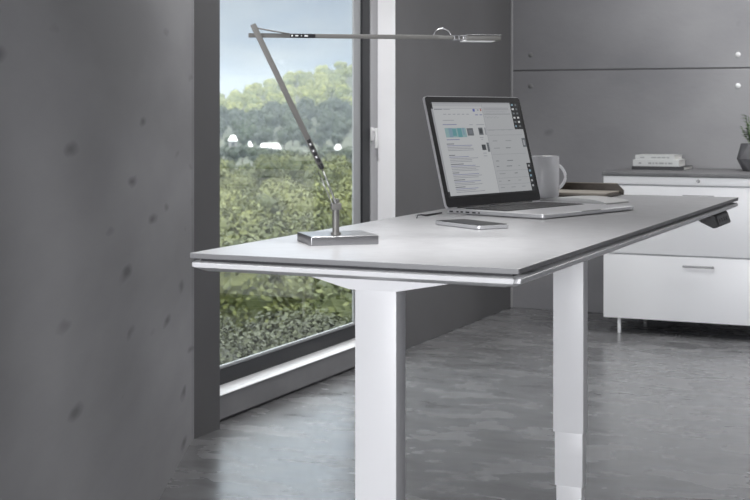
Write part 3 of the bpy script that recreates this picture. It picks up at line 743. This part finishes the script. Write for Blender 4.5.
n = nt.nodes.new('ShaderNodeTexNoise'); n.inputs['Scale'].default_value = 9; n.inputs['Detail'].default_value = 6; L(mp_.outputs[0], n.inputs['Vector'])
cr = nt.nodes.new('ShaderNodeValToRGB'); cr.color_ramp.elements[0].position = .45; cr.color_ramp.elements[0].color = (0,0,0,1); cr.color_ramp.elements[1].position = .72; cr.color_ramp.elements[1].color = (1,1,1,1)
L(n.outputs['Fac'], cr.inputs[0]); mx = nt.nodes.new('ShaderNodeMixRGB'); mx.inputs[2].default_value = (.78,.84,.92,1)
L(sp.outputs['Z'], r.inputs[0]); L(r.outputs[0], mx.inputs[1]); L(cr.outputs[0], mx.inputs[0]); L(mx.outputs[0], bg.inputs[0])

hz_m = bpy.data.materials.new('valley_haze'); hz_m.use_nodes = True; nt = hz_m.node_tree
for n in list(nt.nodes): nt.nodes.remove(n)
o_ = nt.nodes.new('ShaderNodeOutputMaterial'); vs = nt.nodes.new('ShaderNodeVolumeScatter'); vs.inputs['Color'].default_value = (.8,.89,1,1); vs.inputs['Density'].default_value = .00022
vs.inputs['Anisotropy'].default_value = .0; nt.links.new(vs.outputs[0], o_.inputs['Volume'])
bm = B(); box(bm, -1500, -8, 6, 1900, -60, 52)
hz_o = obj('valley_haze', bm, hz_m); tag(hz_o, 'thin morning haze hanging over the valley outside', 'haze', kind='stuff')

s = bpy.data.lights.new('sun', 'SUN'); s.energy = 2.6; s.angle = math.radians(35); s.color = (1,.97,.91)
so = bpy.data.objects.new('sun', s); C.objects.link(so); so.rotation_euler = Vector((.28,.80,-.50)).to_track_quat('-Z','Y').to_euler()
al = bpy.data.lights.new('rear_window_daylight', 'AREA'); al.shape = 'RECTANGLE'; al.size = RX1-RX0; al.size_y = RZ1-RZ0; al.energy = 1350; al.color = (.97,.98,1)
ao = bpy.data.objects.new('rear_window_daylight', al); C.objects.link(ao); ao.location = ((RX0+RX1)/2, YR-.03, (RZ0+RZ1)/2); ao.rotation_euler = (math.radians(90), 0, 0)

for lx, ly, e in ((-1.65, 4.3, 24), (-.7, 6.5, 36), (1.4, 6.3, 30)):      # unseen fill lights added under the ceiling to lift walls and cabinet
    cl = bpy.data.lights.new('added_fill_lamp', 'AREA'); cl.shape = 'RECTANGLE'; cl.size = .9; cl.size_y = .9; cl.energy = e; cl.color = (1,.99,.98)
    clo = bpy.data.objects.new('added_fill_lamp', cl); C.objects.link(clo); clo.location = (lx, ly, ZC-.03)

sl = bpy.data.lights.new('added_fill_spot', 'SPOT'); sl.energy = 330; sl.spot_size = math.radians(44); sl.spot_blend = 1; sl.shadow_soft_size = .3  # added spot without a fixture, brightens the left end of the desktop
slo = bpy.data.objects.new('added_fill_spot', sl); C.objects.link(slo); slo.location = (-.72, 1.9, ZC-.05)
slo.rotation_euler = (Vector((-1.08, 2.3, .87))-slo.location).to_track_quat('-Z','Y').to_euler()

s2 = bpy.data.lights.new('added_fill_spot', 'SPOT'); s2.energy = 200; s2.spot_size = math.radians(34); s2.spot_blend = 1; s2.shadow_soft_size = .1  # unseen spot put in to whiten the far window reveal
s2o = bpy.data.objects.new('added_fill_spot', s2); C.objects.link(s2o); s2o.location = (-1.75, 3.7, ZC-.05)
s2o.rotation_euler = (Vector((-2.56, 5.8, 1.1))-s2o.location).to_track_quat('-Z','Y').to_euler()

# ------------------------------------------------------------------ camera
cam = bpy.data.cameras.new('camera'); co = bpy.data.objects.new('camera', cam); C.objects.link(co); sc.camera = co
co.location = (0,0,EYE); co.rotation_euler = (math.radians(90), 0, TH)
cam.sensor_width = 36; cam.lens = 1390/750*36; cam.shift_y = -(250-112)/750; cam.clip_end = 5000; cam.clip_start = .05
cam.dof.use_dof = True; cam.dof.focus_distance = 3.0; cam.dof.aperture_fstop = 16
sc.view_settings.view_transform = 'Standard'; sc.view_settings.look = 'None'; sc.view_settings.gamma = 1; sc.view_settings.exposure = 0
sc.cycles.use_denoising = True; sc.cycles.max_bounces = 8; sc.cycles.volume_bounces = 1; sc.cycles.sample_clamp_indirect = 6
